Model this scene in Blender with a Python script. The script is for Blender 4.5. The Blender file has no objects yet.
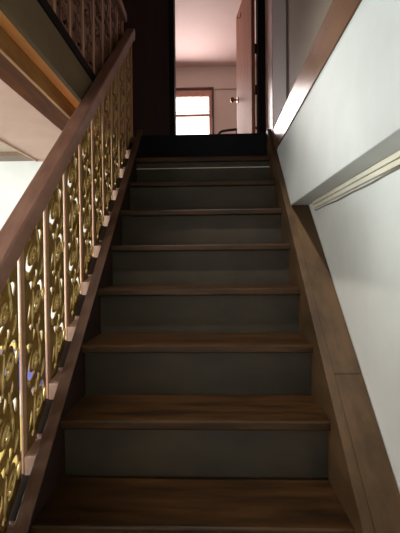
import bpy, bmesh, math, random
from mathutils import Vector, Matrix
random.seed(7)
C = bpy.context.scene.collection
E = 1.58                       # eye height above the lower floor
PI = math.pi

# ------------------------------------------------------------------ materials
def lin(c):
    c /= 255.0
    return c / 12.92 if c <= 0.04045 else ((c + 0.055) / 1.055) ** 2.4
def rgb(r, g, b): return (lin(r), lin(g), lin(b), 1.0)

def new_mat(name):
    m = bpy.data.materials.new(name); m.use_nodes = True
    nt = m.node_tree
    return m, nt, nt.nodes['Principled BSDF']

def noise_mat(name, c1, c2, scale=(6, 6, 6), rough=(0.5, 0.6), metallic=0.0, bump=0.0, detail=6.0, spec=0.5, lo=0.35, hi=0.65, coat=0.0):
    m, nt, b = new_mat(name)
    tc = nt.nodes.new('ShaderNodeTexCoord'); mp = nt.nodes.new('ShaderNodeMapping')
    mp.inputs['Scale'].default_value = scale
    nt.links.new(tc.outputs['Object'], mp.inputs['Vector'])
    n = nt.nodes.new('ShaderNodeTexNoise'); n.inputs['Scale'].default_value = 1.0
    n.inputs['Detail'].default_value = detail; n.inputs['Roughness'].default_value = 0.6
    nt.links.new(mp.outputs['Vector'], n.inputs['Vector'])
    r = nt.nodes.new('ShaderNodeValToRGB')
    r.color_ramp.elements[0].position = lo; r.color_ramp.elements[0].color = c1
    r.color_ramp.elements[1].position = hi; r.color_ramp.elements[1].color = c2
    nt.links.new(n.outputs['Fac'], r.inputs['Fac'])
    nt.links.new(r.outputs['Color'], b.inputs['Base Color'])
    mr = nt.nodes.new('ShaderNodeMapRange')
    mr.inputs['To Min'].default_value = rough[0]; mr.inputs['To Max'].default_value = rough[1]
    nt.links.new(n.outputs['Fac'], mr.inputs['Value'])
    nt.links.new(mr.outputs['Result'], b.inputs['Roughness'])
    b.inputs['Metallic'].default_value = metallic
    b.inputs['Specular IOR Level'].default_value = spec
    b.inputs['Coat Weight'].default_value = coat
    if bump:
        bp = nt.nodes.new('ShaderNodeBump'); bp.inputs['Strength'].default_value = bump
        bp.inputs['Distance'].default_value = 0.01
        nt.links.new(n.outputs['Fac'], bp.inputs['Height']); nt.links.new(bp.outputs['Normal'], b.inputs['Normal'])
    return m

M = {}
M['tread']   = noise_mat('tread_wood',  rgb(36, 22, 10), rgb(68, 43, 18), (3, 22, 22), (0.3, 0.55), bump=0.08, spec=0.3)
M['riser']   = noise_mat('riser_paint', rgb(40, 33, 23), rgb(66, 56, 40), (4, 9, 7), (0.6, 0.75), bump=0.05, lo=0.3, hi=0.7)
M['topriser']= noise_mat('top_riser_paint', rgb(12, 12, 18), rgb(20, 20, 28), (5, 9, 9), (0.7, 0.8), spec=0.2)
M['string']  = noise_mat('stringer_wood', rgb(64, 47, 29), rgb(94, 70, 45), (14, 2.6, 7), (0.4, 0.55), bump=0.06, spec=0.3)
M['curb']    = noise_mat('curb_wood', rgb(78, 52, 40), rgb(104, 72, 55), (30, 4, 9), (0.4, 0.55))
M['outer']   = noise_mat('shaded_string_wood', rgb(34, 21, 15), rgb(48, 30, 22), (30, 4, 9), (0.7, 0.85), spec=0.2)  # dark tone also holds the shade on the curb's inner face
M['rail']    = noise_mat('handrail_wood', rgb(136, 98, 84), rgb(168, 126, 110), (26, 3, 9), (0.33, 0.45))
M['block']   = noise_mat('block_wood', rgb(196, 156, 138), rgb(214, 176, 156), (20, 6, 20), (0.45, 0.55))
M['bar']     = noise_mat('baluster_paint', rgb(190, 146, 116), rgb(216, 172, 140), (20, 20, 3), (0.35, 0.45), metallic=0.25)
M['gold']    = noise_mat('cast_gold', rgb(196, 160, 92), rgb(232, 204, 140), (30, 30, 30), (0.25, 0.4), metallic=0.5)
M['goldback']= noise_mat('gold_plate', rgb(134, 102, 48), rgb(162, 126, 64), (20, 20, 20), (0.35, 0.5), metallic=0.3)
M['shadegold']  = noise_mat('shaded_gold_plate', rgb(112, 80, 62), rgb(140, 102, 80), (20, 20, 20), (0.4, 0.55), metallic=0.3)  # same gold as the stair panels, its shade put into a duller brown
M['fascia']  = noise_mat('olive_fascia_paint', rgb(98, 84, 56), rgb(114, 98, 68), (4, 3, 6), (0.5, 0.6))
M['warmlit']  = noise_mat('warm_lit_board', rgb(238, 160, 88), rgb(248, 180, 108), (20, 3, 20), (0.4, 0.5))  # warm lamp glow is put into the board's colour
M['beam']    = noise_mat('beam_wood', rgb(66, 34, 14), rgb(96, 52, 22), (22, 3, 14), (0.7, 0.8), spec=0.15)
M['litface']  = noise_mat('lit_face_wood', rgb(120, 80, 40), rgb(170, 122, 66), (22, 3, 14), (0.5, 0.6))  # lighter tone stands for light on the beam's right face
M['paletrim']= noise_mat('pale_trim_wood', rgb(176, 142, 122), rgb(196, 162, 142), (22, 3, 14), (0.5, 0.6))
M['black']   = noise_mat('black_stain', rgb(12, 10, 9), rgb(20, 15, 14), (20, 3, 20), (0.65, 0.75), spec=0.2)
M['trimwood']= noise_mat('floor_edge_varnish', rgb(84, 58, 42), rgb(114, 82, 58), (24, 3, 12), (0.24, 0.34), spec=0.3)
def plaster(name, c1, c2, s=2.2, bump=0.06, rough=(0.6, 0.75)):
    return noise_mat(name, c1, c2, (s, s, s), rough, bump=bump, lo=0.25, hi=0.75)
M['white']   = plaster('white_plaster', rgb(214, 216, 214), rgb(234, 236, 235))
M['panel']   = plaster('white_panel_plaster', rgb(194, 197, 197), rgb(218, 221, 221))
M['greywall']= plaster('grey_plaster', rgb(182, 166, 150), rgb(196, 180, 164))
M['pilaster']= plaster('grey_pilaster', rgb(158, 150, 142), rgb(170, 162, 154))
M['shadeceil']= plaster('shaded_ceiling_board', rgb(190, 158, 146), rgb(208, 178, 166), 4)  # white ceiling board; the pink holds its shade and reflected brown
M['roomwall']= plaster('room_plaster', rgb(226, 212, 204), rgb(234, 222, 214))
M['wallsheen'] = noise_mat('wall_sheen_gloss', rgb(226, 188, 176), rgb(236, 200, 188), (12, 12, 3), (0.25, 0.35))  # bright glancing reflection on the wall, put into a pink colour
M['roomceil']= plaster('room_ceiling_board', rgb(208, 182, 178), rgb(214, 190, 186))
M['darkwall']= noise_mat('dark_panelling', rgb(74, 52, 50), rgb(92, 66, 62), (14, 14, 1.5), (0.5, 0.6))
M['frame']   = noise_mat('dark_door_frame', rgb(18, 14, 15), rgb(26, 20, 21), (20, 20, 3), (0.6, 0.7), spec=0.3)
M['leaf']    = noise_mat('door_plywood', rgb(206, 138, 112), rgb(224, 160, 134), (22, 22, 1.6), (0.55, 0.65), spec=0.3)
M['floor']   = noise_mat('floor_boards', rgb(96, 76, 58), rgb(126, 100, 78), (12, 1.6, 6), (0.35, 0.5))
M['steel']   = noise_mat('brass_knob', rgb(150, 120, 90), rgb(176, 146, 112), (30, 30, 30), (0.2, 0.3), metallic=1.0)
M['pvc']     = noise_mat('cream_trunking', rgb(222, 216, 198), rgb(236, 230, 214), (20, 4, 20), (0.4, 0.5))
M['wire']    = noise_mat('grey_wire', rgb(120, 114, 102), rgb(140, 134, 122), (20, 20, 20), (0.5, 0.6))
M['winwood'] = noise_mat('window_wood', rgb(206, 158, 140), rgb(220, 174, 156), (20, 20, 4), (0.4, 0.5))
M['windark'] = noise_mat('window_casing', rgb(84, 62, 58), rgb(98, 74, 68), (20, 20, 4), (0.4, 0.5))
M['blue']    = noise_mat('blue_plastic', rgb(96, 96, 170), rgb(112, 112, 186), (8, 8, 8), (0.35, 0.45))
M['yellow']  = noise_mat('yellow_plastic', rgb(214, 190, 110), rgb(226, 204, 128), (8, 8, 8), (0.35, 0.45))
M['cabinet'] = noise_mat('cabinet_laminate', rgb(214, 210, 200), rgb(226, 222, 212), (4, 4, 4), (0.35, 0.45))
M['iron']    = noise_mat('dark_iron', rgb(34, 26, 26), rgb(46, 36, 35), (20, 20, 20), (0.35, 0.45), metallic=0.4)
M['cloth']   = noise_mat('mattress_cloth', rgb(196, 184, 178), rgb(212, 200, 194), (10, 10, 10), (0.8, 0.9))
g, nt, b = new_mat('window_glass')
b.inputs['Base Color'].default_value = (1, 1, 1, 1); b.inputs['Roughness'].default_value = 0.0
b.inputs['Transmission Weight'].default_value = 1.0; b.inputs['IOR'].default_value = 1.05
M['glass'] = g

# ------------------------------------------------------------------ mesh helper
class MB:
    def __init__(s): s.v = []; s.f = []
    def add(s, vs, fs):
        o = len(s.v); s.v += [tuple(p) for p in vs]; s.f += [tuple(i + o for i in f) for f in fs]; return s
    def box(s, x0, x1, y0, y1, z0, z1):
        vs = [(x, y, z) for x in (x0, x1) for y in (y0, y1) for z in (z0, z1)]
        return s.add(vs, [(0, 1, 3, 2), (4, 6, 7, 5), (0, 4, 5, 1), (2, 3, 7, 6), (0, 2, 6, 4), (1, 5, 7, 3)])
    def prism(s, yz, x0, x1):
        n = len(yz)
        vs = [(x0, y, z) for y, z in yz] + [(x1, y, z) for y, z in yz]
        fs = [tuple(range(n)), tuple(range(2 * n - 1, n - 1, -1))]
        for i in range(n): j = (i + 1) % n; fs.append((i, i + n, j + n, j))
        return s.add(vs, fs)
    def hprism(s, xy, z0, z1):
        n = len(xy)
        vs = [(x, y, z0) for x, y in xy] + [(x, y, z1) for x, y in xy]
        fs = [tuple(range(n - 1, -1, -1)), tuple(range(n, 2 * n))]
        for i in range(n): j = (i + 1) % n; fs.append((i, j, j + n, i + n))
        return s.add(vs, fs)
    def tube(s, pts, r, seg=6, up=(1, 0, 0), rfun=None):
        pts = [Vector(p) for p in pts]; n = len(pts); vs = []; fs = []
        for i, p in enumerate(pts):
            t = (pts[min(i + 1, n - 1)] - pts[max(i - 1, 0)]).normalized()
            u = Vector(up); u = (u - t * u.dot(t))
            if u.length < 1e-4: u = Vector((0, 0, 1)) - t * t.z
            u.normalize(); w = t.cross(u)
            rr = r * (rfun(i / (n - 1)) if rfun else 1)
            for k in range(seg):
                a = 2 * PI * k / seg
                vs.append(p + u * (rr * math.cos(a)) + w * (rr * math.sin(a)))
        for i in range(n - 1):
            for k in range(seg):
                k2 = (k + 1) % seg
                fs.append((i * seg + k, i * seg + k2, (i + 1) * seg + k2, (i + 1) * seg + k))
        fs.append(tuple(range(seg - 1, -1, -1))); fs.append(tuple((n - 1) * seg + k for k in range(seg)))
        return s.add(vs, fs)
    def ell(s, c, ax, seg=8, rings=5):      # ellipsoid with three axis vectors
        c = Vector(c); a, b_, d = [Vector(q) for q in ax]
        vs = [c + a]; fs = []
        for i in range(1, rings):
            th = PI * i / rings
            for k in range(seg):
                ph = 2 * PI * k / seg
                vs.append(c + a * math.cos(th) + b_ * (math.sin(th) * math.cos(ph)) + d * (math.sin(th) * math.sin(ph)))
        vs.append(c - a); L = len(vs) - 1
        for k in range(seg): fs.append((0, 1 + k, 1 + (k + 1) % seg))
        for i in range(rings - 2):
            for k in range(seg):
                p = 1 + i * seg; k2 = (k + 1) % seg
                fs.append((p + k, p + seg + k, p + seg + k2, p + k2))
        p = 1 + (rings - 2) * seg
        for k in range(seg): fs.append((p + k, L, p + (k + 1) % seg))
        return s.add(vs, fs)
    def build(s, name, mat, parent=None, base=(0, 0, 0), bevel=0.0, smooth=False, kind=None, label=None, cat=None, group=None):
        b0 = Vector(base)
        me = bpy.data.meshes.new(name)
        me.from_pydata([tuple(Vector(p) - b0) for p in s.v], [], s.f)
        bm = bmesh.new(); bm.from_mesh(me); bmesh.ops.recalc_face_normals(bm, faces=bm.faces); bm.to_mesh(me); bm.free()
        me.materials.append(mat)
        if smooth:
            for p in me.polygons: p.use_smooth = True
        o = bpy.data.objects.new(name, me); C.objects.link(o)
        if parent: o.parent = parent
        else: o.location = b0
        if bevel:
            md = o.modifiers.new('edge', 'BEVEL'); md.width = bevel; md.segments = 2; md.limit_method = 'ANGLE'
        if kind: o['kind'] = kind
        if label: o['label'] = label
        if cat: o['category'] = cat
        if group: o['group'] = group
        return o

def thing(name, loc, label, cat, group=None):
    o = bpy.data.objects.new(name, None); o.empty_display_size = 0.1
    C.objects.link(o); o.location = loc; o['label'] = label; o['category'] = cat
    if group: o['group'] = group
    return o
def struct(name, mb, mat, bevel=0.0): return mb.build(name, mat, kind='structure', bevel=bevel)

# ------------------------------------------------------------------ stair numbers
G, RISE = 0.224, 0.2014
SL = RISE / G
D1, Z1 = 1.076, E - 0.731
def nose(d): return Z1 + SL * (d - D1)
def dk(k): return D1 + G * (k - 1)
def zk(k): return Z1 + RISE * (k - 1)
XL, XR = -0.514, 0.373
D9, LAND = dk(9), E + 0.895          # landing nose and upper floor level

# ------------------------------------------------------------------ staircase
st_loc = (0, 0.25, 0.0)
stair = thing('staircase', st_loc, 'straight flight of dark brown wooden steps with grey risers climbing to the doorway', 'staircase')
for k in range(-2, 9):
    t = MB().box(XL - 0.004, XR + 0.004, dk(k), dk(k) + G + 0.036, zk(k) - 0.031, zk(k))
    t.build('tread', M['tread'], stair, st_loc, bevel=0.006)
    zb = zk(k - 1) if k > -2 else 0.0
    r = MB().box(XL - 0.003, XR + 0.003, dk(k) + 0.038, dk(k) + 0.056, zb - 0.004 if k > -2 else 0.0, zk(k) - 0.029)
    r.build('riser', M['riser'], stair, st_loc)
MB().box(XL, XR, dk(8) + 0.028, dk(8) + 0.037, zk(8) - 0.070, zk(8) - 0.066).build('riser_strip', M['pvc'], stair, st_loc, label='pale thin strip under the top tread')
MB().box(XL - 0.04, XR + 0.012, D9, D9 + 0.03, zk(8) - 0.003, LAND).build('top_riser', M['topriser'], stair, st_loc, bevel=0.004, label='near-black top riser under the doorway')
# right stringer: a board beside the steps, with a wide sloping cap up to the wall
def band(d0, d1, lo, hi): return [(d0, max(0, nose(d0) + lo)), (d1, nose(d1) + lo), (d1, nose(d1) + hi), (d0, nose(d0) + hi)]
XI, XW = 0.403, 0.498
MB().prism([(0.25, 0.0), (0.6, 0.0), (2.799, nose(2.799) - 0.30), (2.799, LAND), (2.788, LAND), (0.25, nose(0.25) + 0.085)], XR, XI).build('stringer', M['string'], stair, st_loc, bevel=0.002)
Zled = E + 0.2805
d_led = (Zled - 0.084 - Z1) / SL + D1
dj = 1.36
MB().prism([(0.25, 0.0), (0.6, 0.0), (dj, nose(dj) - 0.2), (dj, nose(dj) + 0.085), (0.25, nose(0.25) + 0.085)], XI, XW - 0.002).build('stringer_cap', M['string'], stair, st_loc, bevel=0.0025)
MB().prism([(dj + 0.002, nose(dj) - 0.2), (d_led, Zled - 0.32), (d_led + 0.02, Zled - 0.001), (d_led, Zled - 0.001), (dj + 0.002, nose(dj + 0.002) + 0.085)], XI, XW - 0.002).build('stringer_cap', M['string'], stair, st_loc, bevel=0.0025)
# left: a curb board flush with the nosings and a lower outer string
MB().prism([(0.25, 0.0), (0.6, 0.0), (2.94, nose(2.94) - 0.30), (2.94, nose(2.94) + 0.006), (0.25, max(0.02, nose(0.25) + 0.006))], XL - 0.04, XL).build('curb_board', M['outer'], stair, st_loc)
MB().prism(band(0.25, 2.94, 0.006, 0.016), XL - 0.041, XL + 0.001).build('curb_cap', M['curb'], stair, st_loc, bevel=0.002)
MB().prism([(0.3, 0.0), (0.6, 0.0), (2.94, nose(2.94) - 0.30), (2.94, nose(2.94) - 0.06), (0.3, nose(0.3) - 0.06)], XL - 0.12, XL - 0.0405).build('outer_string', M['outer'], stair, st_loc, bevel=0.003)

MB().prism([(0.62, 0.0), (3.0, 0.0), (3.0, nose(2.94) - 0.302), (2.94, nose(2.94) - 0.302), (0.62, 0.0002)], -0.628, -0.56).build('side_panel', M['white'], stair, st_loc, label='white plastered side under the steps')
# end block where trim meets the stair head; near-black holds shade on the wood
MB().box(XR + 0.001, XI - 0.002, 2.80, D9 - 0.001, LAND - 0.25, LAND).build('corner_block', M['frame'], stair, st_loc, bevel=0.003)

# ------------------------------------------------------------------ ornate gold panels
def comma(cu, cv, r, a0, a1, w, n=12):
    """outline of a curved teardrop opening following an arc"""
    inn, out = [], []
    for i in range(n + 1):
        t = i / n; a = a0 + (a1 - a0) * t
        h = w * (math.sin(PI * t) ** 0.7) * (1.25 - 0.75 * t) + 0.0006
        out.append((cu + (r + h) * math.cos(a), cv + (r + h) * math.sin(a)))
        inn.append((cu + (r - h) * math.cos(a), cv + (r - h) * math.sin(a)))
    return out + inn[::-1]
def drop(cu, cv, ang, L, w, bend=0.15, n=8):
    """outline of a leaf shaped opening"""
    up, dn = [], []
    for i in range(n + 1):
        t = i / n; x = (t - 0.5) * L; h = w * 0.5 * math.sin(PI * t ** 0.75) + 0.0005
        y0 = bend * L * (4 * (t - 0.5) ** 2 - 0.5)
        for q, y in ((up, y0 + h), (dn, y0 - h)):
            q.append((cu + x * math.cos(ang) - y * math.sin(ang), cv + x * math.sin(ang) + y * math.cos(ang)))
    return up + dn[::-1]
def scroll_panel(name, W, H, shear, mat, parent):
    """cast openwork plate: leaf and scroll openings, raised spirals and stems"""
    cu_ = bpy.data.curves.new(name, 'CURVE'); cu_.dimensions = '2D'; cu_.fill_mode = 'BOTH'
    cu_.extrude = 0.0016; cu_.bevel_depth = 0.0012; cu_.bevel_resolution = 1
    def spl(pts):
        sp = cu_.splines.new('POLY'); sp.points.add(len(pts) - 1); sp.use_cyclic_u = True
        for q, (u, v) in zip(sp.points, pts): q.co = (u, v, 0, 1)
    spl([(0, 0), (W, 0), (W, H), (0, H)])
    k = W / 0.152; n = 4; step = (H - 0.02) / n; mid = W / 2
    rel = MB(); S = lambda u, v, x: (x, u, v + shear * u)
    for i in range(n):
        sd = 1 if i % 2 == 0 else -1
        v0 = 0.085 + step * i; c = mid + sd * 0.011 * k
        fa = (lambda a: a) if sd > 0 else (lambda a: PI - a)
        spl(comma(c, v0, 0.044 * k, fa(-1.9), fa(1.75), 0.0120))
        spl(comma(c, v0, 0.0175 * k, fa(2.3), fa(5.6), 0.0075))
        spl(drop(c - sd * 0.057 * k, v0 + 0.014, fa(1.25), 0.062, 0.021))
        spl(drop(c - sd * 0.048 * k, v0 - 0.047, fa(2.1), 0.036, 0.015))
        if v0 + 0.12 < H:
            spl(drop(c + sd * 0.002, v0 + 0.083, fa(1.7), 0.042, 0.020))
            spl(drop(c + sd * 0.046 * k, v0 + 0.080, fa(1.15), 0.046, 0.017))
            spl(drop(c - sd * 0.040 * k, v0 + 0.082, fa(2.0), 0.048, 0.018))
        pts = []
        for j in range(25):
            t = j / 24; a = fa(-2.3 + t * 8.2); r = (0.060 * (1 - t) ** 0.9 + 0.004) * k if t > 0.12 else 0.0575 * k
            r = max(0.004, 0.0315 * k + (0.026 * k if t < 0.0 else 0) - 0.027 * k * t)
            pts.append(S(c + r * math.cos(a), v0 + r * math.sin(a), 0.0045))
        rel.tube(pts, 0.0052, 6, rfun=lambda t: 1.2 - 0.5 * t)
        rel.ell(S(c, v0, 0.004), ((0.008, 0, 0), (0, 0.007, 0.007 * shear), (0, 0, 0.008)), 8, 5)
        for (lu, lv, la) in ((0.034, 0.075, 1.0), (0.058, 0.05, 1.9), (-0.02, 0.078, 1.4), (-0.035, -0.015, 1.6), (0.05, -0.03, 1.2)):
            uu, vv, aa = c + sd * lu * k, v0 + lv, fa(la)
            if 0.01 < uu < W - 0.01 and vv < H - 0.03:
                du, dv = math.cos(aa), math.sin(aa)
                rel.ell(S(uu, vv, 0.0045), ((0, du * 0.02, (dv + shear * du) * 0.02), (0, -dv * 0.006, (du - shear * dv) * 0.006), (0.006, 0, 0)), 8, 6)
        st = [S(c - sd * (0.034 + 0.006 * math.sin(j * 0.5)) * k, v0 - 0.06 + 0.012 * j, 0.0045) for j in range(11)]
        rel.tube(st, 0.0042, 6, rfun=lambda t: 0.6 + 0.6 * math.sin(PI * t))
    tmp = bpy.data.objects.new('tmp', cu_); C.objects.link(tmp)
    bpy.context.view_layer.update()
    me = bpy.data.meshes.new_from_object(tmp.evaluated_get(bpy.context.evaluated_depsgraph_get()))
    bpy.data.objects.remove(tmp); bpy.data.curves.remove(cu_)
    m = MB().add([(p.co.z, p.co.x, p.co.y + shear * p.co.x) for p in me.vertices], [tuple(p.vertices) for p in me.polygons])
    bpy.data.meshes.remove(me)
    nf = len(m.f); m.add(rel.v, rel.f)
    po = m.build(name, mat, parent)
    po.data.materials.append(M['gold'] if mat is M['goldback'] else M['shadegold'])
    for p in po.data.polygons:
        if p.index >= nf: p.material_index = 1; p.use_smooth = True
    return po

BS, BX = 0.1895, -0.600
bars = [0.468 + BS * i for i in range(13)]
WP = BS - 0.022 - 0.022
HP = 0.715
bal_loc = (BX, 0.3, 0.0)
bal = thing('stair_balustrade', bal_loc, 'sloping stair balustrade with wooden handrail and gold scrollwork panels left of the steps', 'balustrade')
MB().prism([(0.30, nose(0.30) + 0.665), (2.95, nose(2.95) + 0.665), (2.975, nose(2.95) + 0.67), (2.99, nose(2.975) + 0.71), (2.975, nose(2.975) + 0.743), (0.30, nose(0.30) + 0.743)], -0.636, -0.570).build('handrail', M['rail'], bal, bal_loc, bevel=0.007)
proto = None
for i, d in enumerate(bars):
    MB().box(BX - 0.004, BX + 0.004, d - 0.013, d + 0.012, nose(d - 0.013) - 0.055, nose(d - 0.013) + 0.663).build('baluster', M['bar'], bal, bal_loc, bevel=0.002)
    zt = nose(d) - 0.012
    MB().prism([(d - 0.012, nose(d - 0.012) - 0.0595), (d + 0.082, nose(d + 0.082) - 0.0595), (d + 0.082, nose(d + 0.082) - 0.053), (d + 0.075, zt + 0.018), (d - 0.012, zt)], BX + 0.0045, -0.5558).build('baluster_block', M['block'], bal, bal_loc, bevel=0.002)
    loc = (0.0, d + 0.0128 - bal_loc[1], nose(d + 0.0128) - 0.050)
    if proto is None:
        po = proto = scroll_panel('scroll_panel', WP, HP, SL, M['goldback'], bal)
    else:
        po = proto.copy(); C.objects.link(po); po.parent = bal
    po.location = loc
dE = bars[-1] + BS
MB().box(BX - 0.012, BX + 0.012, dE - 0.012, dE + 0.012, nose(dE) - 0.05, nose(dE) + 0.668).build('baluster', M['bar'], bal, bal_loc, bevel=0.002)

# upper landing balustrade (level), on the left edge of the stairwell
ub_loc = (-0.66, 0.0, E + 0.961)
ub = thing('landing_balustrade', ub_loc, 'level dark balustrade with scrollwork panels on the upper floor edge, top left', 'balustrade')
MB().box(-0.682, -0.638, -1.0, 2.97, E + 0.961, E + 1.013).build('base_rail', M['black'], ub, ub_loc, bevel=0.004)
MB().box(-0.690, -0.630, -1.0, 2.985, E + 1.765, E + 1.83).build('handrail', M['rail'], ub, ub_loc, bevel=0.008)
p2 = None
for i in range(17):
    d = 0.0 + 0.1855 * i
    MB().box(-0.664, -0.656, d - 0.011, d + 0.011, E + 1.012, E + 1.767).build('baluster', M['bar'], ub, ub_loc, bevel=0.002)
    if i == 16: break
    if p2 is None:
        po = p2 = scroll_panel('scroll_panel', 0.1435, 0.726, 0.0, M['shadegold'], ub)
    else:
        po = p2.copy(); C.objects.link(po); po.parent = ub
    po.location = (0.0, d + 0.0128 - ub_loc[1], 0.054)

# ------------------------------------------------------------------ the setting: lower level
Y0 = -2.6
struct('floor', MB().box(-3.6, 0.7, Y0, 3.3, -0.1, 0.0), M['floor'])
struct('wall_right_lower', MB().box(XW, 0.7, Y0, 3.2, 0.0, Zled), M['white'])
struct('wall_right_upper_panel', MB().box(0.404, 0.7, Y0, D9 + 0.05, Zled, E + 0.695), M['panel'], bevel=0.003)
struct('trim_1', MB().box(0.399, 0.7, Y0, D9 + 0.03, E + 0.695, E + 0.855), M['trimwood'], bevel=0.003)
struct('wall_far_lower', MB().box(-3.6, -0.62, 3.06, 3.2, 0.0, E + 0.83), M['white'])
struct('wall_left_lower', MB().box(-3.7, -3.6, Y0, 3.2, 0.0, E + 0.83), M['white'])
struct('ceiling_lower', MB().box(-3.6, -1.274, Y0, 3.06, E + 0.805, E + 0.83).box(-1.274, -0.72, 2.90, 3.06, E + 0.805, E + 0.83), M['greywall'])
struct('ceiling_dropped_board', MB().box(-1.274, -0.855, Y0, 2.87, E + 0.735, E + 0.804), M['shadeceil'])
struct('trim_2', MB().box(-1.292, -1.275, Y0, 2.888, E + 0.724, E + 0.804).box(-1.275, -0.855, 2.871, 2.888, E + 0.724, E + 0.804), M['paletrim'], bevel=0.002)
struct('trim_3', MB().box(-0.854, -0.7225, Y0, 2.93, E + 0.735, E + 0.83), M['beam'], bevel=0.002)
struct('trim_8', MB().box(-0.722, -0.707, Y0, 2.93, E + 0.712, E + 0.83), M['litface'], bevel=0.002)
struct('trim_4', MB().box(-0.7065, -0.662, Y0, 2.93, E + 0.785, E + 0.83), M['warmlit'], bevel=0.003)
struct('trim_5', MB().box(-0.661, -0.642, Y0, 2.95, E + 0.785, E + 0.960), M['fascia'], bevel=0.002)
# upper floor
struct('floor_upper_left', MB().box(-3.6, -0.662, Y0, D9 + 0.03, E + 0.83, E + 0.960), M['floor'])
struct('floor_landing', MB().box(-2.0, 0.7, D9 + 0.031, 3.9, LAND - 0.12, LAND), M['floor'])
struct('wall_right_landing', MB().box(0.52, 0.7, Y0, 3.9, E + 0.857, E + 3.3), M['greywall'])
struct('trim_6', MB().box(0.508, 0.52, 2.80, 3.42, LAND, E + 3.3), M['pilaster'], bevel=0.002)
struct('baseboard_right', MB().box(0.497, 0.5075, 2.93, 3.42, LAND, LAND + 0.19), M['frame'], bevel=0.002)
struct('wall_sheen_strip', MB().box(0.505, 0.5195, 3.425, 3.868, LAND, E + 3.3), M['wallsheen'], bevel=0.002)  # strip added on the landing wall to carry the painted reflection
struct('wall_left_upper', MB().box(-2.1, -2.0, Y0, 3.9, E + 0.96, E + 3.3), M['darkwall'])
OL, OR_, OT = -0.366, 0.435, E + 2.84
struct('wall_doorway', MB().box(-2.0, OL - 0.05, 3.9, 4.0, LAND, E + 3.3).box(OL - 0.05, OR_ + 0.084, 3.9, 4.0, OT + 0.05, E + 3.3), M['darkwall'])
struct('wall_doorway_right', MB().box(OR_ + 0.084, 0.7, 3.9, 4.0, LAND, E + 3.3), M['roomwall'])
struct('ceiling_upper', MB().box(-2.1, 0.7, Y0, 4.0, E + 3.3, E + 3.4), M['greywall'])
struct('wall_back', MB().box(-3.7, 0.7, Y0 - 0.1, Y0, 0.0, E + 3.4), M['white'])

# door 1: dark frame, open plywood leaf
dr = MB().box(OL - 0.05, OL, 3.87, 4.02, LAND, OT + 0.05).box(OR_, OR_ + 0.084, 3.87, 4.02, LAND, OT + 0.05).box(OL, OR_, 3.87, 4.02, OT, OT + 0.05).build('door_1', M['frame'], kind='structure', base=(0, 3.95, LAND))
db = (0, 3.95, LAND)
hx, hy = OR_ - 0.015, 3.985
fx, fy = 0.315, 4.70
dv = Vector((fx - hx, fy - hy)); L = dv.length; dv /= L; nv = Vector((-dv.y, dv.x))   # nv points to -x
def P2(s, t): q = Vector((hx, hy)) + dv * s + nv * t; return (q.x, q.y)
leaf = MB().hprism([P2(0, 0), P2(L, 0), P2(L, 0.036), P2(0, 0.036)], LAND + 0.012, E + 2.80).build('door_leaf', M['leaf'], dr, db, bevel=0.002)
kz = E + 1.825
kb = MB()
q = P2(L - 0.065, 0.036); q1 = P2(L - 0.065, 0.085); q2 = P2(L - 0.065, 0.10)
kb.tube([(q[0], q[1], kz), (q1[0], q1[1], kz)], 0.011, 10, up=(0, 0, 1))
kb.ell((q2[0], q2[1], kz), ((0, 0, 0.030), (nv.x * 0.024, nv.y * 0.024, 0), (dv.x * 0.030, dv.y * 0.030, 0)), 14, 9)
qa = P2(L - 0.065, 0.0365); qb = P2(L - 0.065, 0.043)
kb.tube([(qa[0], qa[1], kz), (qb[0], qb[1], kz)], 0.032, 14, up=(0, 0, 1))
kb.build('door_knob', M['steel'], leaf, db, smooth=True)
hk = MB(); q = P2(L - 0.25, 0.037); q3 = P2(L - 0.25, 0.07)
hk.tube([(q[0], q[1], E + 2.70), (q[0], q[1], E + 2.66), (q3[0], q3[1], E + 2.635), (q3[0], q3[1], E + 2.67)], 0.005, 8, up=(0.3, 0.3, 0.9))
hk.build('coat_hook', M['steel'], leaf, db, smooth=True)
for hz in (2.06, 1.66, 1.05):
    MB().tube([(hx + 0.008, hy - 0.014, E + hz - 0.045), (hx + 0.008, hy - 0.014, E + hz + 0.045)], 0.010, 10).build('hinge', M['frame'], dr, db)

# ------------------------------------------------------------------ room beyond the doorway
RB, RC = 6.9, E + 3.296
struct('floor_room', MB().box(-2.6, 2.0, 4.0, RB + 0.1, LAND - 0.12, LAND), M['floor'])
struct('ceiling_room', MB().box(-2.6, 2.0, 4.0, RB + 0.1, RC, RC + 0.1), M['roomceil'])
WX0, WX1, WZ0, WZ1 = -0.95, -0.01, E + 1.76, E + 2.91
struct('wall_room_far', MB().box(-2.6, WX0, RB, RB + 0.1, LAND, RC).box(WX1, 2.0, RB, RB + 0.1, LAND, RC).box(WX0, WX1, RB, RB + 0.1, LAND, WZ0).box(WX0, WX1, RB, RB + 0.1, WZ1, RC), M['roomwall'])
struct('wall_room_left', MB().box(-2.7, -2.6, 4.0, RB + 0.1, LAND, RC), M['roomwall'])
struct('wall_room_right', MB().box(2.0, 2.1, 4.0, RB + 0.1, LAND, RC), M['roomwall'])
struct('wall_room_near', MB().box(0.7, 2.0, 3.9, 4.0, LAND, RC).box(-2.6, -2.0, 3.9, 4.0, LAND, RC), M['roomwall'])
struct('trim_7', MB().box(0.03, 2.0, RB - 0.012, RB, WZ1 - 0.01, WZ1 + 0.006), M['greywall'])
w = 0.03
wb = (0, RB, WZ0)
win = MB().box(WX0 - w, WX0, RB - 0.03, RB + 0.1, WZ0 - w, WZ1 + w).box(WX1, WX1 + w, RB - 0.03, RB + 0.1, WZ0 - w, WZ1 + w).box(WX0, WX1, RB - 0.03, RB + 0.1, WZ1, WZ1 + w).box(WX0, WX1, RB - 0.03, RB + 0.1, WZ0 - w, WZ0).build('window_1', M['windark'], kind='structure', base=wb, bevel=0.003)
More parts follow.
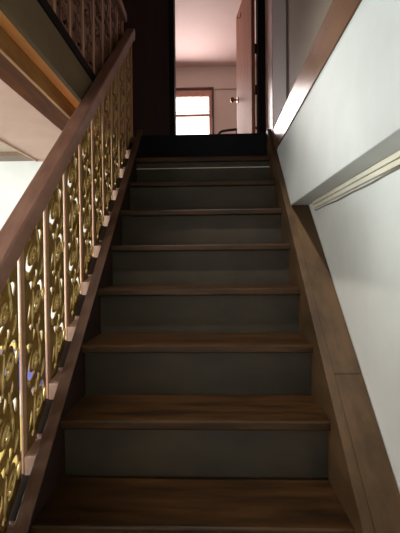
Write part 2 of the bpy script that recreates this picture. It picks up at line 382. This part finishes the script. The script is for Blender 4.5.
fr = 0.055
ins = MB().box(WX0, WX0 + fr, RB + 0.0, RB + 0.06, WZ0, WZ1).box(WX1 - fr, WX1, RB, RB + 0.06, WZ0, WZ1).box(WX0 + fr, WX1 - fr, RB, RB + 0.06, WZ1 - 0.11, WZ1).box(WX0 + fr, WX1 - fr, RB, RB + 0.06, WZ0, WZ0 + fr)
ins.box(WX0 + fr, WX1 - fr, RB + 0.01, RB + 0.05, E + 2.462, E + 2.502)
ins.build('window_sash', M['winwood'], win, wb, bevel=0.002)
MB().box(WX0 + fr, WX1 - fr, RB + 0.03, RB + 0.034, WZ0 + fr, E + 2.463).build('window_pane', M['glass'], win, wb)
MB().box(WX0 + fr, WX1 - fr, RB + 0.03, RB + 0.034, E + 2.501, WZ1 - 0.11).build('window_pane', M['glass'], win, wb)
gr = MB().tube([(WX0 + 0.02, RB + 0.08, E + 2.56), (WX1 - 0.02, RB + 0.08, E + 2.56)], 0.008, 6)
for i in range(5): gr.tube([(WX0 + 0.24 + 0.13 * i, RB + 0.08, E + 2.56), (WX0 + 0.24 + 0.13 * i, RB + 0.08, WZ1 - 0.02)], 0.004, 6)
gr.build('grille_bar', M['windark'], win, wb)

bd_loc = (0.7, 5.2, LAND)
bed = thing('bed', bd_loc, 'bed with a dark curved metal end rail seen through the doorway', 'bed')
pts = [(0.075, 5.2, LAND + 0.002), (0.075, 5.2, E + 1.61), (0.085, 5.2, E + 1.635), (0.115, 5.2, E + 1.654), (0.2, 5.2, E + 1.666), (0.45, 5.2, E + 1.685), (0.72, 5.2, E + 1.692), (0.99, 5.2, E + 1.685), (1.24, 5.2, E + 1.666), (1.33, 5.2, E + 1.654), (1.355, 5.2, E + 1.635), (1.365, 5.2, E + 1.61), (1.365, 5.2, LAND + 0.002)]
MB().tube(pts, 0.016, 10, up=(0, 1, 0)).build('end_rail', M['iron'], bed, bd_loc, smooth=True)
ft = MB()
for i in range(5): ft.tube([(0.3 + 0.21 * i, 5.2, LAND + 0.35), (0.3 + 0.21 * i, 5.2, E + 1.665)], 0.007, 8)
ft.tube([(0.075, 5.2, LAND + 0.35), (1.365, 5.2, LAND + 0.35)], 0.012, 8, up=(0, 1, 0))
ft.build('spindles', M['iron'], bed, bd_loc)
MB().box(0.1, 1.34, 5.23, 6.84, LAND + 0.30, LAND + 0.36).build('bed_base', M['iron'], bed, bd_loc)
MB().box(0.09, 1.35, 5.225, 6.84, LAND + 0.36, LAND + 0.52).build('mattress', M['cloth'], bed, bd_loc, bevel=0.03)
for x in (0.09, 1.35):
    MB().tube([(x, 6.84, LAND), (x, 6.84, LAND + 0.9)], 0.016, 10).build('bed_post', M['iron'], bed, bd_loc)

# ------------------------------------------------------------------ trunking and wire under the ledge on the right wall
def runpath(x, z, y0, y1, n=30, wob=0.0015): return [(x, y0 + (y1 - y0) * i / n, z + wob * math.sin(i * 1.7) ) for i in range(n + 1)]
MB().box(XW - 0.016, XW - 0.0002, -1.5, 1.98, Zled - 0.018, Zled - 0.001).build('cable_trunking', M['pvc'], base=(XW - 0.016, 0, Zled - 0.018), bevel=0.002,
    label='cream cable trunking tucked into the corner right under the ledge', cat='trunking')
MB().box(XW - 0.012, XW - 0.0002, -1.5, 1.97, Zled - 0.036, Zled - 0.020).build('cable_trunking', M['pvc'], base=(XW - 0.012, 0, Zled - 0.036), bevel=0.002,
    label='lower cream cable trunking strip on the white right wall', cat='trunking')
wp = runpath(XW - 0.0035, Zled - 0.0415, -1.5, 1.96, 40)
wp = [(x, y, z - 0.006 * abs(math.sin(y * 2.9))) for x, y, z in wp]
wp += [(XW - 0.0035, 1.975, Zled - 0.042)]
MB().tube(wp, 0.0033, 6).build('loose_wire', M['wire'], smooth=True, label='thin grey wire running below the cream trunking', cat='wire')

# ------------------------------------------------------------------ lower room items glimpsed through the balustrade
cb_loc = (-1.5, 2.8, 0)
cab = thing('low_cabinet', cb_loc, 'low yellow cabinet with white top against the far wall, glimpsed behind the balustrade', 'cabinet')
MB().box(-1.95, -1.05, 2.62, 3.04, 0.06, 0.56).build('body', M['yellow'], cab, cb_loc, bevel=0.004)
MB().box(-1.97, -1.03, 2.58, 3.05, 0.56, 0.70).build('top_slab', M['cabinet'], cab, cb_loc, bevel=0.004, label='thick white top')
MB().box(-1.93, -1.07, 2.66, 3.05, 0.0, 0.06).build('plinth', M['iron'], cab, cb_loc)
for x0 in (-1.945, -1.495):
    d_ = MB().box(x0, x0 + 0.44, 2.603, 2.6195, 0.08, 0.55).build('door', M['yellow'], cab, cb_loc, bevel=0.003)
    xx = x0 + (0.39 if x0 < -1.7 else 0.05)
    MB().tube([(xx, 2.595, 0.34), (xx, 2.595, 0.44)], 0.008, 8).build('handle', M['steel'], d_, cb_loc)
bx_loc = (-1.5, 2.82, 0.70)
bxo = thing('storage_box', bx_loc, 'blue plastic box with pale yellow lid on the low cabinet', 'box')
MB().box(-1.78, -1.2, 2.66, 3.02, 0.701, 0.985).build('body', M['blue'], bxo, bx_loc, bevel=0.015)
MB().box(-1.80, -1.18, 2.64, 3.04, 0.985, 1.03).build('lid', M['yellow'], bxo, bx_loc, bevel=0.01)

# ------------------------------------------------------------------ light
def area(name, loc, target, sx, sy, power, col):
    l = bpy.data.lights.new(name, 'AREA'); l.shape = 'RECTANGLE'; l.size = sx; l.size_y = sy; l.energy = power; l.color = col
    o = bpy.data.objects.new(name, l); C.objects.link(o); o.location = loc
    o.rotation_euler = (Vector(target) - Vector(loc)).to_track_quat('-Z', 'Y').to_euler(); return o
area('hall_daylight', (-1.9, -2.2, E - 0.1), (0.3, 1.4, E - 0.3), 1.3, 1.4, 20, (1.0, 0.99, 0.95))
area('side_window_daylight', (-3.5, 0.9, E - 0.1), (-1.0, 1.5, E - 0.1), 1.8, 1.4, 130, (0.93, 1.0, 0.95))
area('room_window_daylight', (-0.47, RB - 0.05, E + 2.3), (-0.2, 4.0, E + 1.9), 0.9, 1.1, 33, (1.0, 0.86, 0.82))
l = bpy.data.lights.new('warm_bulb', 'POINT'); l.energy = 1.2; l.color = (1.0, 0.72, 0.42); l.shadow_soft_size = 0.06
o = bpy.data.objects.new('warm_bulb', l); C.objects.link(o); o.location = (-0.75, -0.7, E + 0.2)

l = bpy.data.lights.new('added_tread_spot', 'SPOT'); l.energy = 220.0; l.color = (1.0, 0.94, 0.84); l.shadow_soft_size = 0.05; l.spot_size = math.radians(32); l.spot_blend = 0.8  # unseen spot, added and aimed to light the treads only
o = bpy.data.objects.new('added_tread_spot', l); C.objects.link(o); o.location = (-0.25, 0.95, E + 2.9)
o.rotation_euler = (Vector((0.2, 1.72, E - 0.1)) - Vector(o.location)).to_track_quat('-Z', 'Y').to_euler()
wd_ = bpy.data.worlds.new('sky'); bpy.context.scene.world = wd_; wd_.use_nodes = True
bg = wd_.node_tree.nodes['Background']; bg.inputs['Color'].default_value = (1.0, 0.93, 0.92, 1); bg.inputs['Strength'].default_value = 3.0

# ------------------------------------------------------------------ camera
cam = bpy.data.cameras.new('camera'); co = bpy.data.objects.new('camera', cam); C.objects.link(co)
cam.sensor_fit = 'VERTICAL'; cam.sensor_height = 36.0; cam.lens = 400.0 / 533.0 * 36.0; cam.clip_start = 0.02
R = Matrix.Rotation(math.radians(2.013), 4, 'Z') @ Matrix.Rotation(math.radians(90 - 0.985), 4, 'X') @ Matrix.Rotation(math.radians(-0.525), 4, 'Z')
co.matrix_world = Matrix.Translation((0, 0, E)) @ R
sc = bpy.context.scene; sc.camera = co
sc.view_settings.view_transform = 'Standard'; sc.view_settings.look = 'None'; sc.view_settings.gamma = 1.0
sc.view_settings.exposure = 0.45; sc.view_settings.use_curve_mapping = False
